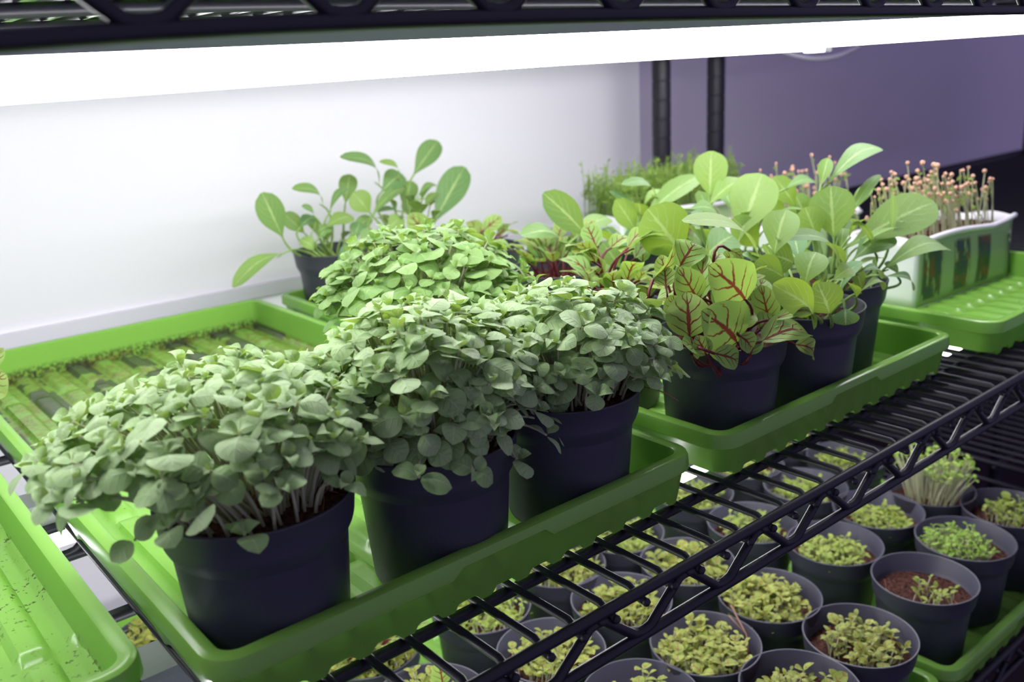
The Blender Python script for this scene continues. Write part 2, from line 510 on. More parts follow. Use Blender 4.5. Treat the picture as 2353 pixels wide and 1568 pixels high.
def tray_mesh():
    b = MB(); A, B = TW / 2, TLN / 2
    def off(o, z, r, foll=False, dz=0, notch=False):
        P = rrect(A + o, B + o, r); out = []
        for (x, y) in P:
            zz = z
            if foll: zz = floor_z(x, y) + dz
            if notch and abs(y) > B and abs(x) < 30: zz = z + 4.5 * sm((30 - abs(x)) / 5)
            out.append((x, y, zz))
        return out
    loops = [off(-.6, 0, 8, True, 0), off(-.4, 4.5, 8), off(-.2, TH - 3, 8), off(.1, TH - .8, 8.3), off(1.2, TH, 9.2), off(5.6, TH, 13.5), off(7.0, TH - .7, 14.8), off(7.7, TH - 2.4, 15.4),
             off(8.1, TH - 9.2, 15.8, notch=True), off(7.2, TH - 10, 15, notch=True), off(5.4, TH - 10.2, 13.3, notch=True), off(4.9, TH - 10.8, 12.8, notch=True), off(2.6, 4, 11), off(1.8, 0, 10.2, True, -1.3)]
    n = len(loops[0])
    pts = [p for l in loops for p in l]
    fs = []
    for i in range(len(loops) - 1):
        for t in range(n):
            t2 = (t + 1) % n; fs.append((i * n + t, i * n + t2, (i + 1) * n + t2, (i + 1) * n + t))
    b.add(pts, fs)
    for dz, o in ((0, -.6), (-1.3, 1.8)):
        a, c_, r = A + o, B + o, 8 if dz == 0 else 10.2; nx, ny = 150, 110; pts = []
        for j in range(ny + 1):
            for i in range(nx + 1):
                x = -a + 2 * a * i / nx; y = -c_ + 2 * c_ * j / ny
                cx, cy = a - r, c_ - r
                if abs(x) > cx and abs(y) > cy:
                    d = math.hypot(abs(x) - cx, abs(y) - cy)
                    if d > r: x = math.copysign(cx + (abs(x) - cx) * r / d, x); y = math.copysign(cy + (abs(y) - cy) * r / d, y)
                pts.append((x, y, floor_z(x, y) + dz))
        b.add(pts, [(j * (nx + 1) + i, j * (nx + 1) + i + 1, (j + 1) * (nx + 1) + i + 1, (j + 1) * (nx + 1) + i) for j in range(ny) for i in range(nx)])
    return b


TM = tray_mesh()
tray_objs = {}


def tray(x0, y0, z, label, group, mt='tray', rot=0.):
    key = mt
    c = (x0 + TW / 2, y0 + TLN / 2, z + 1.4)
    if key not in tray_objs:
        o = TM.build('seed_tray', MT[mt], loc=c); smooth_by_angle(o, 40); tray_objs[key] = o
    else:
        o = tray_objs[key].copy(); C.objects.link(o); o.location = V(c) * MM
    o.rotation_euler = (0, 0, rot)
    return tag(o, label, 'tray', group)


G1 = 'green trays on the middle shelf'
TA = tray(-80.8, 47.3, 0, 'lime green tray with dried algae on its floor, holding three basil pots at its front', G1, 'tray_dirty')
TB = tray(220.3, 47.1, 0, 'lime green tray holding the red-veined chard pot and broad-leaved plants', G1)
TC = tray(539.8, 35, 0, 'lime green tray at right holding the cut milk carton', G1)
TD = tray(-105 - TW - 6, 70, 0, 'lime green tray with soil specks at the bottom left corner of the photo', G1, 'tray_dirty2')
G2 = 'green trays on the lower shelf'
tray(-126, 6, ZL, 'green tray on lower shelf, leftmost, seen below the basil tray', G2)
tray(163, 6, ZL, 'green tray on lower shelf under the truss, full of seedling pots', G2)
tray(451, 5, ZL, 'green tray on lower shelf at right, its bright corner showing at bottom right', G2)
G3 = 'green trays on the top shelf'
tray(-80, 30, 281.5, 'green tray on the top shelf above the basil pots, seen from below', G3)
tray(220, 30, 281.5, 'green tray on the top shelf above the chard pot, seen from below', G3)
tray(530, 30, 281.5, 'green tray on the top shelf above the milk carton, seen from below', G3)

# ------------------------------------------------------------------ pots
PH, PR = 69.3, 41.3


def pot_mesh():
    b = MB()
    prof = [(30.6, .0), (32.1, .6), (32.7, 2.2), (36.2, PH - 20.6), (36.5, PH - 19.6), (38.6, PH - 15.6), (39.3, PH - 13.6), (39.6, PH - 12), (40.9, PH - .8), (41.3, PH - .1), (41.0, PH + .4), (40.2, PH + .4), (39.7, PH - .2),
            (38.3, PH - 13.5), (37.0, PH - 15), (35.2, PH - 19.5), (31.9, 2.6), (30.6, 1.6)]
    b.lathe(prof, 56)
    n = 56; i = len(prof) - 1
    b.f.append(tuple(i * n + t for t in range(n))); b.m.append(0)
    return b


POT = pot_mesh(); pot_ref = None


def make_pot(parent):
    global pot_ref
    if pot_ref is None:
        o = smooth_by_angle(POT.build('pot', MT['pot'], parent), 50); pot_ref = o
    else:
        o = pot_ref.copy(); C.objects.link(o); o.parent = parent
    return o


def make_soil(parent, h, seed=0, R=None, fibres=10):
    b = MB(); n = 44; m = 12; R = R or 37.2
    pts = [(0, 0, h)]
    for i in range(1, m + 1):
        for t in range(n):
            r = R * i / m; a = 2 * pi * t / n
            x, y = r * cos(a), r * sin(a)
            z = h + (0 if i == m else 1) * 2.6 * noise.noise(V((x * .16 + seed * 7, y * .16, seed))) + 1.0 * noise.noise(V((x * .6, y * .6 + seed, 0)))
            pts.append((x, y, z))
    fs = [(0, 1 + t, 1 + (t + 1) % n) for t in range(n)]
    for i in range(m - 1):
        for t in range(n):
            t2 = (t + 1) % n; fs.append((1 + i * n + t, 1 + (i + 1) * n + t, 1 + (i + 1) * n + t2, 1 + i * n + t2))
    b.add(pts, fs); b.mi = 0
    rnd = random.Random(seed + 99)
    b.mi = 1
    for _ in range(fibres):
        a = rnd.random() * 6.28; r = R * rnd.uniform(.4, .98); x, y = r * cos(a), r * sin(a)
        d = rnd.random() * 6.28; p = [V((x, y, h + 1))]
        for k in range(4):
            q = p[-1] + V((cos(d) * 3.2, sin(d) * 3.2, rnd.uniform(-.6, 1.6))); d += rnd.uniform(-.8, .8)
            if math.hypot(q.x, q.y) < R: p.append(q)
        if len(p) > 2: b.tube(p, .22, 4)
    return b.build('soil', [MT['soil'], MT['fibre']], parent)


# ------------------------------------------------------------------ basil microgreens
def bez(p0, p1, p2, n=6):
    return [p0 * (1 - t) ** 2 + p1 * 2 * t * (1 - t) + p2 * t * t for t in [i / n for i in range(n + 1)]]


def basil(x, y, label, seed, mt='basil', R=66, H=34, z0=88, n=170, lean=(0, 0), droop=1.0, size=1., strays=(), face=.5, yk=1., group='round pots of basil seedlings'):
    e = empty('potted_basil', (x, y, ZB), label, 'potted plant', group)
    make_pot(e); hs = PH - 3.5
    make_soil(e, hs, seed)
    rnd = random.Random(seed); random.seed(seed)
    st = MB(); lf = MB()
    ga = pi * (3 - 5 ** .5)
    heads = []
    for i in range(n):
        f = (i + .5) / n
        th = f ** .52 * droop * pi / 2                # polar angle of the head on the dome
        ph = i * ga + rnd.uniform(-.25, .25)
        rr = rnd.uniform(.86, 1.07)
        dirn = V((sin(th) * cos(ph), sin(th) * sin(ph), cos(th)))
        head = V((dirn.x * R * rr, dirn.y * R * yk * rr, z0 - ZB + dirn.z * H * rr)) + V((lean[0], lean[1], 0)) * (.35 + .65 * sin(min(th, 1.5)))
        rb = 33 * f ** .5 * rnd.uniform(.75, 1.0)
        heads.append((head, V((rb * cos(ph), rb * sin(ph), hs - 1)), dirn, th, 1.0))
        if i % 5 == 0:                                # a shorter seedling below the top layer
            heads.append((head * .82 + V((0, 0, (hs + 6) * .18 - 3)), V((rb * .8 * cos(ph + .4), rb * .8 * sin(ph + .4), hs - 1)), dirn, th, .8))
    for (sx, sy, sz_) in strays:
        h = V((sx - x, sy - y, sz_ - ZB)); d = V((h.x, h.y, 0)).normalized()
        heads.append((h, V((d.x * 33, d.y * 33, hs)), d, 1.5, 1.0))
    for head, root, dirn, th, sc in heads:
        mid = (root + head) / 2 + V((0, 0, 4 + 8 * (th > 1.2))) - V((dirn.x, dirn.y, 0)) * 3 + V((rnd.uniform(-3, 3), rnd.uniform(-3, 3), 0))
        st.tube(bez(root, mid, head, 7), [.78 - .03 * k for k in range(8)], 5, cap=False)
        out = (dirn * face + V((0, 0, 1.0))).normalized()
        out = (out + V((rnd.uniform(-.42, .42), rnd.uniform(-.42, .42), 0))).normalized()
        az = rnd.random() * 2 * pi
        t1 = out.cross(V((cos(az), sin(az), .1))).normalized(); t2 = out.cross(t1)
        sz = rnd.uniform(8.6, 13.2) * size * sc
        lf.cur = rnd.random()
        if rnd.random() < .05: lf.cur = 2.2
        for s in (1, -1):
            k = rnd.uniform(.82, 1.12)
            d = (t1 * s + out * rnd.uniform(-.45, .22)).normalized()
            bs = head + d * .8
            lf.leaf(bs, bs + d * sz * k, sz * k * rnd.uniform(1.0, 1.22), out, 'cot', fold=rnd.uniform(-.3, .1), bend=rnd.uniform(.06, .26), nu=7, nv=6)
        if rnd.random() < .85:                        # first pair of true leaves, creased
            s3 = rnd.uniform(3.5, 9.0) * size * sc; c0 = lf.cur
            lf.cur = min(1, rnd.uniform(.3, 1))
            for s in (1, -1):
                d = (t2 * s + out * rnd.uniform(.2, 1.0)).normalized(); bs = head + out * .6 + d * .4
                lf.leaf(bs, bs + d * s3, s3 * .85, out, 'ovate', fold=.4, bend=.3, nu=6, nv=4)
    st.build('stems', MT['stem'], e); lf.build('leaves', MT[mt], e)
    return e


ZB = 4.9
basil(-46, 80.5, 'basil pot nearest the camera, at the front left corner of its tray', 11, R=66, H=28, z0=96, n=185, lean=(-8, 15), face=.45, yk=.9,
      strays=[(-113, 84, 92), (-108, 96, 84), (-116, 100, 100), (-58, 27, 97), (-70, 36, 80), (14, 76, 76), (18, 88, 84), (-92, 50, 86), (-100, 66, 78), (-30, 34, 86), (-84, 40, 92)])
basil(42, 79, 'middle basil pot of the three at the front of the left tray', 12, R=56, H=50, z0=84, n=215, lean=(4, 8), droop=1.04, face=.8, yk=.9,
      strays=[(5, 34, 78), (62, 40, 66), (104, 60, 64), (84, 44, 70), (30, 30, 74), (-12, 60, 92), (98, 58, 74)])
e = basil(129, 80.5, 'third basil pot from the left, its black side beside the chard pot', 13, R=60, H=36, z0=88, n=190, lean=(8, 12), droop=1.02, face=.7, yk=.9,
      strays=[(196, 84, 76), (204, 70, 66), (192, 60, 74), (150, 32, 84), (110, 36, 86)])
b = MB(); q = [atY(1480, 890, 62), atY(1500, 893, 56), atY(1530, 904, 52), atY(1558, 921, 50)]
b.tube([p - V((129, 80.5, ZB)) for p in q], .35, 5); b.build('root_fibre', MT['fibre'], e)
basil(141, 226, 'bright green basil pot behind the middle and third pots, taller than they are', 14, mt='basil2', R=63, H=44, z0=97, n=175, lean=(6, 8), face=.6, droop=1.02, size=1.12,
      strays=[(84, 215, 88), (86, 240, 94)])


# ------------------------------------------------------------------ broad leaves placed in the place
def leaf3(lf, st, base, tip, width, nrm, root, shape, fold=.12, bend=.08, rs=1.1, bow=.25, nu=12, nv=6, var=None, wave=0, twist=0, mi=0):
    lf.cur = random.random() if var is None else var
    lf.mi = mi
    lf.leaf(base, tip, width, nrm, shape, fold, bend, nu, nv, wave, twist)
    if root is not None:
        ax = (tip - base).normalized(); L_ = (base - root).length
        st.mi = mi
        st.tube(bez(root, base - ax * L_ * .45, base, 8) + [base + ax * (tip - base).length * .12], [rs * 1.25 - rs * .05 * k for k in range(9)] + [rs * .5], 6, cap=False)


def px_leaves(e, origin, specs, shape, matn, stemn, seed, soilz, spread=16, rs=1.1, fold=.14, wave=.0, ws=1.):
    """specs: (base px, base py, tip px, tip py, width mm, Y of base, Y of tip, facing)"""
    random.seed(seed); lf = MB(); st = MB(); o = V(origin)
    for sp in specs:
        bx, by, tx, ty, wd, y0, y1, face = sp[:8]; wd *= ws; bend = sp[8] if len(sp) > 8 else .08
        p0 = atY(bx, by, y0); p1 = atY(tx, ty, y1)
        toward = (CAM - p0).normalized()
        nrm = {'c': toward + V((0, 0, .25)), 'u': V((.05, -.15, 1)), 'm': toward + V((0, 0, 1)), 's': V((.8, -.2, .45)), 'l': V((-.8, -.4, .35))}[face]
        d = V((p0.x - o.x, p0.y - o.y, 0)); rl = min(d.length * .35, spread)
        root = V((o.x, o.y, soilz)) + (d.normalized() * rl if d.length > 1 else V()) + V((random.uniform(-5, 5), random.uniform(-5, 5), 0))
        leaf3(lf, st, p0 - o, p1 - o, wd, nrm, root - o, shape, fold=random.uniform(.3, 1.3) * fold, bend=bend, rs=rs, wave=wave)
    return lf, st


def rand_leaves(lf, st, n, R, z0, z1, L0, L1, wr, soil, shape, seed, up=.5, rs=.9, fold=.15, wave=0):
    random.seed(seed)
    for i in range(n):
        a = random.random() * 6.28; r = R * random.uniform(.35, 1); z = random.uniform(z0, z1)
        p0 = V((cos(a) * r, sin(a) * r, z)); d = V((cos(a + random.uniform(-.7, .7)), sin(a + random.uniform(-.7, .7)), up * random.uniform(.1, 1.8))).normalized()
        Ln = random.uniform(L0, L1)
        nr = V((-d.x * .6 + random.uniform(-.3, .3), -d.y * .6 + random.uniform(-.3, .3), 1))
        root = V((cos(a) * r * .4 + random.uniform(-6, 6), sin(a) * r * .4 + random.uniform(-6, 6), soil))
        leaf3(lf, st, p0, p0 + d * Ln, Ln * wr * random.uniform(.8, 1.15), nr, root, shape, fold=fold, bend=random.uniform(.05, .25), rs=rs, nu=9, nv=6, wave=wave)


ZB = 4.9


def c4(x, y): return (450 + x / 2.941, 280 + y / 2.941)
def c3(x, y): return (1400 + x / 2.469, 250 + y / 2.469)


# calendula pot at the back, against the white wall
def plant(name, x, y, label, seed, group=None, zbase=0., soilh=PH - 9, fibres=10):
    e = empty(name, (x, y, zbase + ZB), label, 'potted plant', group)
    make_pot(e); make_soil(e, soilh, seed, fibres=fibres)
    return e


G5 = 'pots of broad-leaved calendula plants'
e = plant('potted_calendula', 258, 553, 'broad-leaved plant in black pot in front of the white wall, two long leaves hanging left', 21, G5)
S = []
for (b0, t0, w_, y0, y1, f, bd) in [
    ((590, 790), (445, 480), 26, 545, 540, 'c', .05), ((590, 890), (250, 1120), 17, 535, 520, 'm', .16), ((740, 760), (590, 620), 17, 560, 570, 'c', .1),
    ((860, 570), (650, 455), 15, 560, 545, 'm', .22), ((1010, 560), (1040, 355), 19, 570, 580, 'c', .1), ((900, 620), (1030, 450), 9, 555, 560, 'm', .3),
    ((800, 640), (715, 570), 9, 550, 545, 'm', .2), ((870, 720), (1060, 640), 19, 540, 545, 'm', .12), ((780, 760), (800, 640), 10, 545, 550, 's', .1),
    ((820, 800), (900, 700), 12, 540, 545, 'c', .1), ((700, 720), (800, 640), 15, 550, 560, 'm', .1), ((950, 960), (1080, 850), 17, 510, 505, 'c', .12),
    ((1020, 800), (1180, 640), 14, 540, 555, 'c', .1), ((800, 880), (700, 800), 15, 530, 535, 'm', .3)]:
    S.append((*c4(*b0), *c4(*t0), w_, y0, y1, f, bd))
lf, st = px_leaves(e, (258, 553, ZB), S, 'spat', 'calendula', 'stem_green', 3, ZB + PH - 9)
rand_leaves(lf, st, 8, 22, PH - 3, PH + 14, 16, 26, .45, PH - 9, 'spat', 5)
st.build('stems', MT['stem_green'], e); lf.build('leaves', MT['calendula'], e)

e = plant('potted_calendula', 352, 545, 'leafy plant behind the bright green basil, two upright paddle leaves against the white wall', 22, G5)
S = []
for (b0, t0, w_, y0, y1, f, bd) in [
    ((1180, 620), (1060, 480), 24, 545, 550, 'c', .12), ((1240, 430), (975, 240), 18, 560, 540, 'm', .22), ((1370, 380), (1240, 270), 10, 560, 550, 'm', .25),
    ((1465, 370), (1635, 130), 24, 560, 570, 'c', .06), ((1600, 700), (1815, 305), 32, 540, 550, 'c', .05), ((1490, 520), (1630, 430), 9, 550, 555, 'm', .25),
    ((1540, 520), (1640, 535), 7, 550, 550, 'u', .1), ((1250, 480), (1390, 350), 24, 560, 570, 'c', .1), ((1180, 650), (1400, 440), 14, 540, 560, 'm', .1),
    ((1290, 740), (1390, 640), 17, 530, 535, 'c', .1), ((1130, 850), (1290, 770), 20, 520, 525, 'c', .12), ((1400, 600), (1460, 400), 20, 565, 575, 'c', .1),
    ((1480, 640), (1420, 520), 18, 560, 565, 'c', .1), ((1060, 800), (1110, 680), 16, 540, 545, 'c', .1), ((1230, 780), (1110, 790), 18, 515, 510, 'c', .1)]:
    S.append((*c4(*b0), *c4(*t0), w_, y0, y1, f, bd))
lf, st = px_leaves(e, (352, 545, ZB), S, 'spat', 'calendula', 'stem_green', 4, ZB + PH - 9)
rand_leaves(lf, st, 14, 26, PH, PH + 34, 16, 28, .5, PH - 9, 'spat', 6)
st.build('stems', MT['stem_green'], e); lf.build('leaves', MT['calendula'], e)

# ------------------------------------------------------------------ chard
G6 = 'pots of red-veined chard'
e = plant('potted_chard', 262, 81, 'red-veined chard pot at the front left corner of the middle tray', 31, G6)
S = []
for (b0, t0, w_, y0, y1, f, bd) in [
    ((785, 1090), (570, 890), 56, 48, 52, 'c', .12), ((735, 1330), (530, 1150), 62, 42, 44, 'c', .14), ((465, 1300), (445, 1040), 43, 50, 55, 'c', .1),
    ((505, 1080), (395, 900), 32, 62, 66, 'c', .1), ((405, 905), (495, 765), 34, 75, 80, 'c', .18), ((255, 975), (375, 735), 20, 75, 82, 's', .12),
    ((480, 930), (565, 745), 16, 85, 92, 's', .1), ((525, 1085), (550, 825), 24, 60, 70, 'l', .1), ((915, 1210), (865, 1000), 30, 52, 58, 'c', .1),
    ((870, 1325), (1140, 1285), 38, 40, 36, 'm', .16), ((630, 1150), (715, 1040), 36, 60, 66, 'c', .1), ((745, 1290), (815, 1375), 24, 38, 34, 'm', .2),
    ((600, 1390), (740, 1440), 24, 36, 33, 'c', .15), ((925, 1205), (1168, 1255), 18, 44, 40, 'm', .3), ((1060, 1340), (1160, 1420), 26, 38, 34, 'm', .3),
    ((810, 1400), (850, 1290), 18, 42, 44, 'c', .1), ((690, 805), (765, 870), 14, 80, 76, 'm', .2), ((580, 900), (640, 820), 18, 85, 90, 'c', .1),
    ((560, 1400), (500, 1290), 20, 40, 44, 'c', .1), ((330, 1010), (320, 900), 24, 70, 74, 'c', .1), ((850, 1180), (800, 1060), 28, 62, 68, 'c', .12),
    ((620, 1000), (560, 930), 26, 70, 72, 'c', .1), ((700, 1240), (800, 1130), 34, 52, 54, 'c', .12), ((560, 1250), (600, 1120), 34, 58, 62, 'c', .1), ((420, 1180), (350, 1060), 26, 60, 62, 'l', .1), ((480, 1400), (420, 1330), 26, 44, 42, 'm', .2), ((860, 1260), (960, 1180), 26, 48, 46, 'm', .2), ((500, 900), (430, 800), 26, 95, 100, 'c', .15), ((330, 960), (300, 830), 20, 90, 94, 'c', .12), ((720, 940), (660, 810), 26, 95, 98, 'm', .15), ((980, 1290), (900, 1190), 20, 44, 50, 'c', .12), ((400, 1330), (460, 1350), 12, 50, 46, 'u', .2)]:
    S.append((*c3(*b0), *c3(*t0), w_ * .92, y0, y1, f, bd))
lf, st = px_leaves(e, (262, 80, ZB), S, 'oval', 'chard', 'stem_red', 7, ZB + PH - 9, ws=0.62, spread=14, rs=.95, fold=.2, wave=.09)
rand_leaves(lf, st, 12, 26, PH + 2, PH + 28, 18, 27, .75, PH - 9, 'oval', 8, wave=.1)
st.build('stems', MT['stem_red'], e); lf.build('leaves', MT['chard'], e)

e = plant('potted_chard', 330, 305, 'blurry red-veined chard in the second row, left of the round grey-green leaf', 35, G6)
lf, st = MB(), MB(); rand_leaves(lf, st, 26, 36, PH + 2, PH + 22, 16, 24, .65, PH - 9, 'oval', 13, wave=.1, rs=.55)
st.build('stems', MT['stem_red'], e); lf.build('leaves', MT['chard'], e)
e = plant('potted_chard', 266, 178, 'small red-veined chard just behind the third basil pot, mostly hidden', 32, G6)
lf, st = MB(), MB(); rand_leaves(lf, st, 34, 36, PH + 4, PH + 40, 20, 30, .65, PH - 9, 'oval', 9, wave=.1)
st.build('stems', MT['stem_red'], e); lf.build('leaves', MT['chard'], e)
e = plant('potted_chard', 352, 440, 'chard pot behind the bright green basil, two orange-veined leaf tips showing', 33, G6)
S = [(*c4(1560, 770), *c4(1440, 620), 22, 440, 445, 'c', .1), (*c4(1940, 740), *c4(2065, 640), 16, 440, 440, 'c', .1), (*c4(1700, 760), *c4(1800, 700), 18, 440, 440, 'm', .1)]
lf, st = px_leaves(e, (352, 440, ZB), S, 'oval', 'chard', 'stem_red', 8, ZB + PH - 9, wave=.08)
rand_leaves(lf, st, 12, 30, PH, PH + 14, 16, 24, .65, PH - 9, 'oval', 10, wave=.1)
st.build('stems', MT['stem_red'], e); lf.build('leaves', MT['chard'], e)
e = plant('potted_chard', -185, 470, 'chard at the left edge of the photo, one leaf tip poking into view', 34, G6)
S = [(-45, 900, 14, 858, 26, 430, 425, 'c', .1), (-40, 860, 8, 800, 16, 440, 440, 'm', .1)]
lf, st = px_leaves(e, (-185, 470, ZB), S, 'oval', 'chard', 'stem_red', 9, ZB + PH - 9, wave=.08)
rand_leaves(lf, st, 16, 30, PH, PH + 20, 18, 28, .65, PH - 9, 'oval', 12, wave=.1)
st.build('stems', MT['stem_red'], e); lf.build('leaves', MT['chard'], e)

# ------------------------------------------------------------------ calendula cluster on the right
e = plant('potted_calendula', 350, 81, 'broad-leaved plant in the black pot just right of the front chard pot', 41, G5)
S = []
for (b0, t0, w_, y0, y1, f, bd) in [
    ((940, 840), (1010, 575), 52, 88, 92, 'm', .12), ((860, 850), (425, 640), 36, 92, 80, 'm', .12), ((1115, 1010), (1180, 815), 46, 60, 62, 'm', .2),
    ((1170, 1170), (935, 1000), 46, 42, 44, 'c', .12), ((1260, 1170), (1190, 990), 50, 40, 42, 'c', .14), ((1320, 920), (950, 740), 32, 90, 88, 'm', .16),
    ((1345, 1130), (1350, 1230), 36, 38, 35, 'c', .2), ((1270, 980), (1380, 910), 26, 46, 44, 'c', .2), ((1400, 940), (1550, 965), 18, 52, 50, 'm', .25),
    ((930, 900), (880, 770), 20, 90, 95, 's', .1), ((1060, 880), (930, 830), 46, 85, 90, 'c', .1), ((1410, 1080), (1370, 990), 22, 44, 44, 's', .15),
    ((1180, 1020), (1240, 900), 16, 52, 56, 's', .1), ((1420, 1050), (1560, 1030), 16, 46, 44, 'm', .35), ((1000, 960), (830, 880), 40, 80, 84, 'c', .1)]:
    S.append((*c3(*b0), *c3(*t0), w_, y0, y1, f, bd))
lf, st = px_leaves(e, (350, 80, ZB), S, 'spat', 'calendula', 'stem_green', 17, ZB + PH - 9, ws=0.46)
rand_leaves(lf, st, 14, 26, PH, PH + 30, 20, 30, .55, PH - 9, 'spat', 18)
st.build('stems', MT['stem_green'], e); lf.build('leaves', MT['calendula'], e)

e = plant('potted_calendula', 428, 108, 'broad-leaved plant in the last black pot before the milk carton', 42, G5)
S = []
for (b0, t0, w_, y0, y1, f, bd) in [
    ((1275, 745), (1255, 440), 72, 112, 118, 'c', .06), ((1340, 790), (1845, 530), 76, 100, 96, 'c', .05), ((1535, 930), (1922, 795), 48, 82, 70, 'm', .18),
    ((1585, 770), (1608, 475), 18, 90, 95, 's', .05), ((1200, 440), (1240, 280), 24, 130, 132, 'c', .05), ((1225, 440), (1535, 222), 40, 130, 125, 'm', .16),
    ((1550, 955), (1722, 1030), 20, 66, 58, 'm', .25), ((1345, 640), (1535, 375), 20, 118, 122, 'm', .1), ((1340, 620), (1480, 440), 24, 125, 132, 'c', .1),
    ((1510, 820), (1370, 620), 20, 88, 92, 's', .1), ((1340, 900), (1230, 760), 28, 95, 100, 's', .1), ((1490, 1000), (1500, 840), 14, 80, 84, 's', .05),
    ((1440, 1040), (1380, 860), 22, 78, 82, 'c', .1), ((1380, 860), (1590, 700), 54, 92, 98, 'c', .08), ((1640, 960), (1560, 880), 20, 78, 82, 'm', .2),
    ((1180, 740), (1110, 560), 46, 120, 126, 'c', .1)]:
    S.append((*c3(*b0), *c3(*t0), w_, y0, y1, f, bd))
lf, st = px_leaves(e, (428, 108, ZB), S, 'spat', 'calendula', 'stem_green', 19, ZB + PH - 9, ws=0.46)
rand_leaves(lf, st, 12, 28, PH, PH + 30, 20, 30, .5, PH - 9, 'spat', 20)
st.build('stems', MT['stem_green'], e); lf.build('leaves', MT['calendula'], e)

e = plant('potted_calendula', 440, 205, 'broad-leaved plant with upright paddle leaf in front of the two dark posts', 43, G5)
S = []
for (b0, t0, w_, y0, y1, f, bd) in [
    ((740, 740), (865, 370), 80, 175, 180, 'c', .06), ((570, 510), (578, 240), 60, 215, 220, 'c', .04), ((560, 550), (765, 405), 46, 200, 205, 'm', .1),
    ((1060, 560), (935, 385), 40, 190, 200, 'c', .1), ((990, 460), (1175, 420), 30, 180, 178, 'm', .14), ((450, 570), (612, 590), 34, 190, 185, 'm', .14),
    ((520, 860), (700, 720), 54, 160, 165, 'c', .12), ((420, 840), (215, 570), 84, 160, 165, 'c', .1), ((850, 790), (700, 620), 48, 175, 180, 'c', .1),
    ((990, 700), (860, 500), 50, 200, 210, 'c', .1), ((1130, 650), (1050, 480), 40, 190, 200, 'c', .1)]:
    S.append((*c3(*b0), *c3(*t0), w_, y0, y1, f, bd))
lf, st = px_leaves(e, (440, 205, ZB), S, 'spat', 'calendula', 'stem_green', 23, ZB + PH - 9, ws=0.46)
rand_leaves(lf, st, 16, 34, PH, PH + 40, 22, 34, .5, PH - 9, 'spat', 24)
st.build('stems', MT['stem_green'], e); lf.build('leaves', MT['calendula'], e)

e = plant('potted_calendula', 440, 315, 'broad-leaved plant with round leaf left of centre, behind the small chard', 44, G5)
S = []
for (b0, t0, w_, y0, y1, f, bd) in [
    ((180, 640), (512, 383), 44, 290, 285, 'm', .08), ((155, 700), (35, 515), 40, 280, 280, 'c', .06), ((265, 500), (70, 430), 24, 290, 285, 'm', .18),
    ((-130, 720), (-375, 480), 52, 300, 295, 'c', .07), ((180, 600), (0, 470), 16, 290, 300, 'm', .1), ((-200, 740), (0, 620), 40, 300, 310, 'm', .1),
    ((-260, 760), (-500, 720), 40, 300, 290, 'm', .14), ((40, 840), (200, 700), 40, 270, 275, 'c', .1), ((60, 900), (-40, 760), 44, 260, 265, 'c', .1)]:
    S.append((*c3(*b0), *c3(*t0), w_, y0, y1, f, bd))
lf, st = px_leaves(e, (440, 315, ZB), S, 'spat', 'calendula', 'stem_green', 25, ZB + PH - 9, ws=0.50)
rand_leaves(lf, st, 16, 34, PH, PH + 36, 22, 34, .5, PH - 9, 'spat', 26)
st.build('stems', MT['stem_green'], e); lf.build('leaves', MT['calendula'], e)


# ------------------------------------------------------------------ cartons with sprouts
def carton_mat():
    M = mat('printed_carton_board_shaded', (226, 226, 230), .35, .5)
    uv = N(M, 'ShaderNodeUVMap'); uv.uv_map = 'UVMap'
    s = N(M, 'ShaderNodeSeparateXYZ'); L(M, uv.outputs[0], s.inputs[0]); u, v = s.outputs[0], s.outputs[1]
    cv = N(M, 'ShaderNodeCombineXYZ'); L(M, math_(M, 'MULTIPLY', u, 34), cv.inputs[0]); L(M, math_(M, 'MULTIPLY', v, 2.2), cv.inputs[1])
    n1 = noise_(M, 1.0, 3, cv.outputs[0])
    cv2 = N(M, 'ShaderNodeCombineXYZ'); L(M, math_(M, 'MULTIPLY', u, 9), cv2.inputs[0]); L(M, math_(M, 'MULTIPLY', v, 3.0), cv2.inputs[1])
    n2 = noise_(M, 1.0, 4, cv2.outputs[0])
    bands = math_(M, 'MAXIMUM', math_(M, 'MULTIPLY', ramp(M, u, .17, .19), ramp(M, u, .35, .33)),
                  math_(M, 'MAXIMUM', math_(M, 'MULTIPLY', ramp(M, u, .44, .45), ramp(M, u, .60, .58)), math_(M, 'MULTIPLY', ramp(M, u, .65, .67), ramp(M, u, .80, .78))))
    ins = math_(M, 'MULTIPLY', math_(M, 'MULTIPLY', ramp(M, v, .06, .10), ramp(M, v, .86, .80)), bands)
    msk = math_(M, 'MULTIPLY', math_(M, 'MULTIPLY', ramp(M, n1, .38, .44), .95), ins)
    ink = mixc(M, ramp(M, n2, .40, .46), (30, 44, 92), mixc(M, ramp(M, n2, .5, .56), (28, 64, 44), (110, 60, 40)))
    setcol(M, mixc(M, msk, mixc(M, ramp(M, u, .13, .16), (226, 226, 232), (160, 182, 136)), ink))  # green-tinted shade of the unlit front is put into the board colour
    return M


MT['carton'] = carton_mat(); MT['carton_in'] = mat('carton_inner_foil', (226, 224, 232), .35, .5, metal=.1)


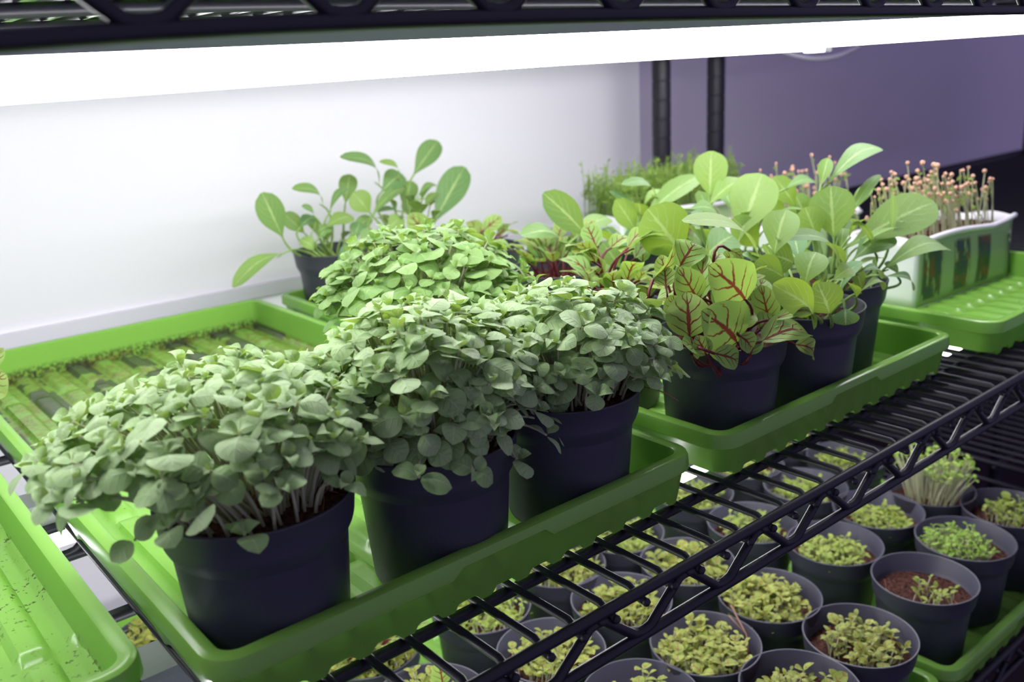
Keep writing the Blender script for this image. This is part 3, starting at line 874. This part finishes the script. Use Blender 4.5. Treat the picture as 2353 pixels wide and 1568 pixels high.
def carton(name, p0, ang, Ln, Wd, Hh, label, seed, flap=True):
    e = empty(name, (p0[0], p0[1], p0[2]), label, 'carton', 'cut cartons planted with sprouts'); e.rotation_euler = (0, 0, ang)
    b = MB(); nx = 24
    def topz(t): return Hh + 3.0 * sin(t * 5.2) - 3 + (5 * max(0, t - .75) * 4 if flap else 0)
    def wall(P, Q, off, flip=False, u0=0, u1=1):
        P, Q = V(P), V(Q); pts = []; uvs = []; fs = []
        for i in range(nx + 1):
            t = i / nx; c = P.lerp(Q, t); top = topz(t if not flip else 1 - t)
            bul = 2.2 * sin(pi * t)
            for j in range(7):
                q = j / 6; pts.append(c + off * (bul * sin(pi * min(1, q * 1.2)) + 1.2 * (q > .9)) + V((0, 0, top * q))); uvs.append((u0 + (u1 - u0) * t, q))
        for i in range(nx):
            for j in range(6): k = i * 7 + j; fs.append((k, k + 7, k + 8, k + 1))
        b.add(pts, fs, uvs)
    wall((0, 0, 0), (Ln, 0, 0), V((0, -1, 0)), u0=.12)
    wall((Ln, Wd, 0), (0, Wd, 0), V((0, 1, 0)), True)
    wall((0, Wd, 0), (0, 0, 0), V((-.3, 0, 0)), True, 0, .1)
    wall((Ln, 0, 0), (Ln, Wd, 0), V((.6, 0, 0)), False, .85, 1)
    b.add([(0, 0, .2), (Ln, 0, .2), (Ln, Wd, .2), (0, Wd, .2)], [(0, 1, 2, 3)], [(0, 0)] * 4)
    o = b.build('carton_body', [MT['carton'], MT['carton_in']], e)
    md = o.modifiers.new('thickness', 'SOLIDIFY'); md.thickness = .0009; md.offset = -1; md.material_offset = 1; md.use_rim = True
    md.material_offset_rim = 1
    # folded white top edge
    b = MB(); b.tube([(Ln * t, -1.6 - .8 * sin(pi * t), topz(t) - 1.6) for t in [i / 20 for i in range(21)]], 2.8, 8)
    if flap: b.tube([(Ln + 1, -1.2, topz(1) - .5), (Ln + .5, 4, topz(1) - 10), (Ln - 9, -3, topz(1) - 27)], [1.6, 2.4, .6], 8)
    b.build('folded_edge', MT['carton_in'], e)
    if flap:
        b = MB(); b.tube([(Ln - 9, -2.2, 46), (Ln + 1, -1.4, 4)], .6, 6); b.build('fold_crease', MT['pot'], e)
    b = MB(); pts = []; uvs = []; n = 30; m_ = 14
    for i in range(n + 1):
        for j in range(m_ + 1):
            x = 1.5 + (Ln - 3) * i / n; y = 1.5 + (Wd - 3) * j / m_
            pts.append((x, y, Hh - 12 + 3 * noise.noise(V((x * .11, y * .11, seed))) + 1.2 * noise.noise(V((x * .5, y * .5, seed)))))
    b.add(pts, [(i * (m_ + 1) + j, (i + 1) * (m_ + 1) + j, (i + 1) * (m_ + 1) + j + 1, i * (m_ + 1) + j + 1) for i in range(n) for j in range(m_)])
    b.build('soil', MT['soil'], e)
    return e


def sprouts(e, Ln, Wd, zs, n, h0, h1, lean, seed, heads=True, mt='cress', region=None):
    rnd = random.Random(seed); random.seed(seed); st = MB(); lf = MB(); hd = MB()
    for _ in range(n):
        x = rnd.uniform(5, Ln - 5) if region is None else rnd.uniform(*region); y = rnd.uniform(5, Wd - 5)
        h = rnd.uniform(h0, h1) * (1 if rnd.random() > .15 else 1.25)
        dx, dy = lean[0] * rnd.uniform(.3, 1.5) + rnd.uniform(-8, 8), lean[1] * rnd.uniform(.3, 1.5) + rnd.uniform(-6, 6)
        r = V((x, y, zs)); t = V((x + dx, y + dy, zs + h)); mdl = (r + t) / 2 + V((-dx * .2, 0, h * .12))
        st.tube(bez(r, mdl, t, 6), .62 if heads else .4, 5, cap=False)
        if heads:
            hd.ball(t + V((rnd.uniform(-1, 1), 0, 1.2)), rnd.uniform(1.4, 2.6), 7)
            if rnd.random() < .75:
                lf.cur = rnd.random()
                for s in (1, -1):
                    if rnd.random() < .8:
                        d = V((s * rnd.uniform(.3, 1), rnd.uniform(-.6, .6), rnd.uniform(-1.2, .5))).normalized(); bs = t - V((0, 0, rnd.uniform(1, 10)))
                        lf.leaf(bs, bs + d * rnd.uniform(4, 8), rnd.uniform(2, 3.6), V((0, -.7, .7)), 'lance', nu=4, nv=2)
        else:
            for k in range(6):
                lf.cur = rnd.random(); q = rnd.uniform(.45, 1.02)
                bs = bez(r, mdl, t, 8)[min(8, int(q * 8))]
                d = V((rnd.uniform(-1, 1), rnd.uniform(-1, 1), rnd.uniform(-.2, 1.1))).normalized()
                lf.leaf(bs, bs + d * rnd.uniform(4, 8), rnd.uniform(1.6, 3.2), V((rnd.uniform(-.4, .4), -.6, .7)), 'lance', nu=4, nv=2)
    st.build('stems', MT['stem' if heads else 'stem_green'], e)
    lf.build('leaves', MT[mt], e)
    if heads: hd.build('seed_heads', MT['seedhead'], e)


GC = 'cut cartons planted with sprouts'
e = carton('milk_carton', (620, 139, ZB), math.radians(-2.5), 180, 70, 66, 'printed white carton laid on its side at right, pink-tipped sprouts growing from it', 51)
sprouts(e, 180, 70, 52, 135, 24, 62, (-16, 0), 52, region=(6, 160))
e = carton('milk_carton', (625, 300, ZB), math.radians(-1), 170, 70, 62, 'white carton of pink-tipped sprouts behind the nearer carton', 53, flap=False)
sprouts(e, 170, 70, 50, 90, 24, 58, (-10, 0), 54)
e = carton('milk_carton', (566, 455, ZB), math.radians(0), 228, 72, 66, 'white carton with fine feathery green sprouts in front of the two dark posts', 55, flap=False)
sprouts(e, 228, 72, 54, 900, 26, 58, (0, 0), 56, heads=False)

# ------------------------------------------------------------------ lower shelf seedling pots
ZP = ZL + 4.9
GL = 'small black seedling pots on the lower shelf'


def seedling_pot(x, y, label, kind, n, seed, soilh=PH - 16, area=.72, off=(0, 0)):
    e = plant('seedling_pot', x, y, label, seed, GL, ZL, soilh, fibres=5)
    rnd = random.Random(seed); random.seed(seed); lf = MB(); st = MB()
    mt = {'red': 'seedling_red', 'yel': 'seedling', 'fine': 'seedling_green', 'tall': 'cress', 'mix': 'seedling'}[kind]
    n = int(n * 1.35)
    for i in range(n):
        a = rnd.random() * 6.28; r = 36 * area * rnd.random() ** .5
        x0, y0 = r * cos(a) + off[0], r * sin(a) + off[1]
        if math.hypot(x0, y0) > 36: continue
        h = {'red': rnd.uniform(5, 18), 'yel': rnd.uniform(5, 15), 'fine': rnd.uniform(8, 20), 'tall': rnd.uniform(32, 52), 'mix': rnd.uniform(4, 14)}[kind]
        dx, dy = rnd.uniform(-5, 5), rnd.uniform(-5, 5)
        if kind == 'tall': dx, dy = x0 * .7 + rnd.uniform(-6, 6), y0 * .7 + rnd.uniform(-6, 6)
        root = V((x0, y0, soilh)); top = V((x0 + dx, y0 + dy, soilh + h))
        st.tube(bez(root, (root + top) / 2 + V((0, 0, h * .2)), top, 4), .5, 5, cap=False)
        lf.cur = rnd.random(); az = rnd.random() * 6.28
        big = rnd.random() < (.16 if kind == 'red' else .02)
        sz = {'red': rnd.uniform(5, 8), 'yel': rnd.uniform(4.5, 7.5), 'fine': rnd.uniform(3, 5), 'tall': rnd.uniform(5, 8), 'mix': rnd.uniform(4, 8)}[kind] * (1.55 if big else 1)
        for s in (1, -1):
            d = V((cos(az) * s, sin(az) * s, rnd.uniform(-.1, .7))).normalized()
            lf.leaf(top, top + d * sz, sz * (.8 if big else .5), V((rnd.uniform(-.35, .35), rnd.uniform(-.35, .35), 1)), 'oval', fold=.15, bend=.12, nu=5, nv=2 if not big else 4)
    st.build('stems', MT['stem'], e); lf.build('leaves', MT[mt], e)
    return e


LP = [
    # x, y, label, kind, n, area, off
    (489, 47, 'nearly bare seedling pot, only a few sprouts on reddish soil', 'mix', 15, .6, (-6, -10)),
    (382, 42, 'seedling pot of loose mixed sprouts just in front of the nearly bare pot', 'red', 70, .7, (0, -4)),
    (300, 39, 'seedling pot cut by the bottom edge of the photo, two round leaves standing up', 'red', 34, .7, (0, 0)),
    (575, 54, 'seedling pot of dense bright green sprouts behind the nearly bare pot', 'fine', 200, .72, (-7, 4)),
    (490, 129, 'seedling pot of dense yellow-green sprouts with red soil showing at its right', 'yel', 130, .72, (-7, -3)),
    (380, 120, 'full seedling pot right below the truss, leaves spilling to the left', 'red', 120, .85, (-3, 0)),
    (293, 115, 'full seedling pot with red-centred leaves and a dry twig on its rim', 'red', 120, .85, (-3, 0)),
    (574, 135, 'seedling pot seen through the truss, in front of the tall sprouts', 'yel', 120, .7, (-5, -5)),
    (658, 52, 'seedling pot with sparse sprouts at the right edge of the photo', 'yel', 60, .65, (6, -4)),
    (649, 122, 'pot of tall pale-stemmed sprouts behind the truss at right', 'tall', 90, .6, (0, 0)),
    (214, 107, 'seedling pot cut by the bottom edge below the truss, a few round leaves', 'red', 40, .7, (0, 0)),
    (291, 199, 'seedling pot seen between the deck wires beside the truss, one large leaf to the left', 'red', 90, .8, (0, 0)),
    (205, 189, 'seedling pot seen through the wires left of the lower end of the truss', 'red', 80, .8, (0, 0)),
    (375, 200, 'seedling pot with big round leaves seen through the wires above the truss', 'red', 100, .85, (0, 0)),
    (471, 203, 'seedling pot with red soil seen through the wires below the chard tray corner', 'yel', 110, .72, (0, 0)),
    (572, 212, 'seedling pot of bright sprouts seen through the wires right of the chard tray corner', 'yel', 120, .72, (0, 0)),
    (661, 220, 'seedling pot farthest right among those seen through the wires', 'yel', 110, .72, (0, 0)),
    (204, 273, 'seedling pot filled to the rim seen through the wires below the basil tray', 'yel', 150, .92, (0, 0)),
    (294, 277, 'seedling pot filled to the rim, half under the basil tray edge', 'red', 130, .92, (0, 0)),
    (372, 278, 'seedling pot below the right corner of the basil tray', 'yel', 130, .9, (0, 0)),
    (483, 284, 'seedling pot under the left corner of the chard tray', 'yel', 120, .85, (0, 0)),
    (575, 288, 'seedling pot under the chard tray edge, red soil at its side', 'yel', 90, .75, (0, 0)),
    (661, 300, 'seedling pot just visible below the chard tray edge, back row', 'yel', 90, .8, (0, 0)),
    (106, 205, 'seedling pot at bottom centre with a red-veined leaf standing above its rim', 'red', 60, .8, (0, 0)),
    (107, 290, 'seedling pot crowded with leaves under the front edge of the basil tray', 'red', 150, .95, (0, 0)),
    (-4, 417, 'seedling pot seen in the gap between the two left trays', 'red', 110, .9, (0, 0)),
]
for i, (x, y, lab, kind, n, ar, off) in enumerate(LP):
    e = seedling_pot(x, y, lab, kind, n, 200 + i, area=ar, off=off)
    if x == 106:
        lf = MB(); st = MB(); random.seed(5)
        p0 = atY(1018, 1575, 190) - V((106, 205, ZP)); p1 = atY(1006, 1518, 194) - V((106, 205, ZP))
        leaf3(lf, st, p0, p1, 15, V((-.3, -.8, .5)), V((0, -4, PH - 16)), 'oval', nu=10, nv=6, wave=.05)
        st.build('red_stem', MT['stem_red'], e); lf.build('red_veined_leaf', MT['chard'], e)
    if x == 107:
        lf = MB(); st = MB(); rand_leaves(lf, st, 26, 34, PH - 4, PH + 14, 12, 20, .6, PH - 16, 'oval', 77, wave=.08)
        st.build('red_stem', MT['stem_red'], e); lf.build('chard_leaf_cluster', MT['chard'], e)
    if x == 293:
        b = MB(); b.tube([(24, -22, PH - 16), (34, -12, PH - 4), (38, 6, PH + 12)], .7, 5); b.tube([(34, -12, PH - 4), (33, 4, PH + 6)], .5, 5)
        b.build('dry_twig', MT['dead'], e)
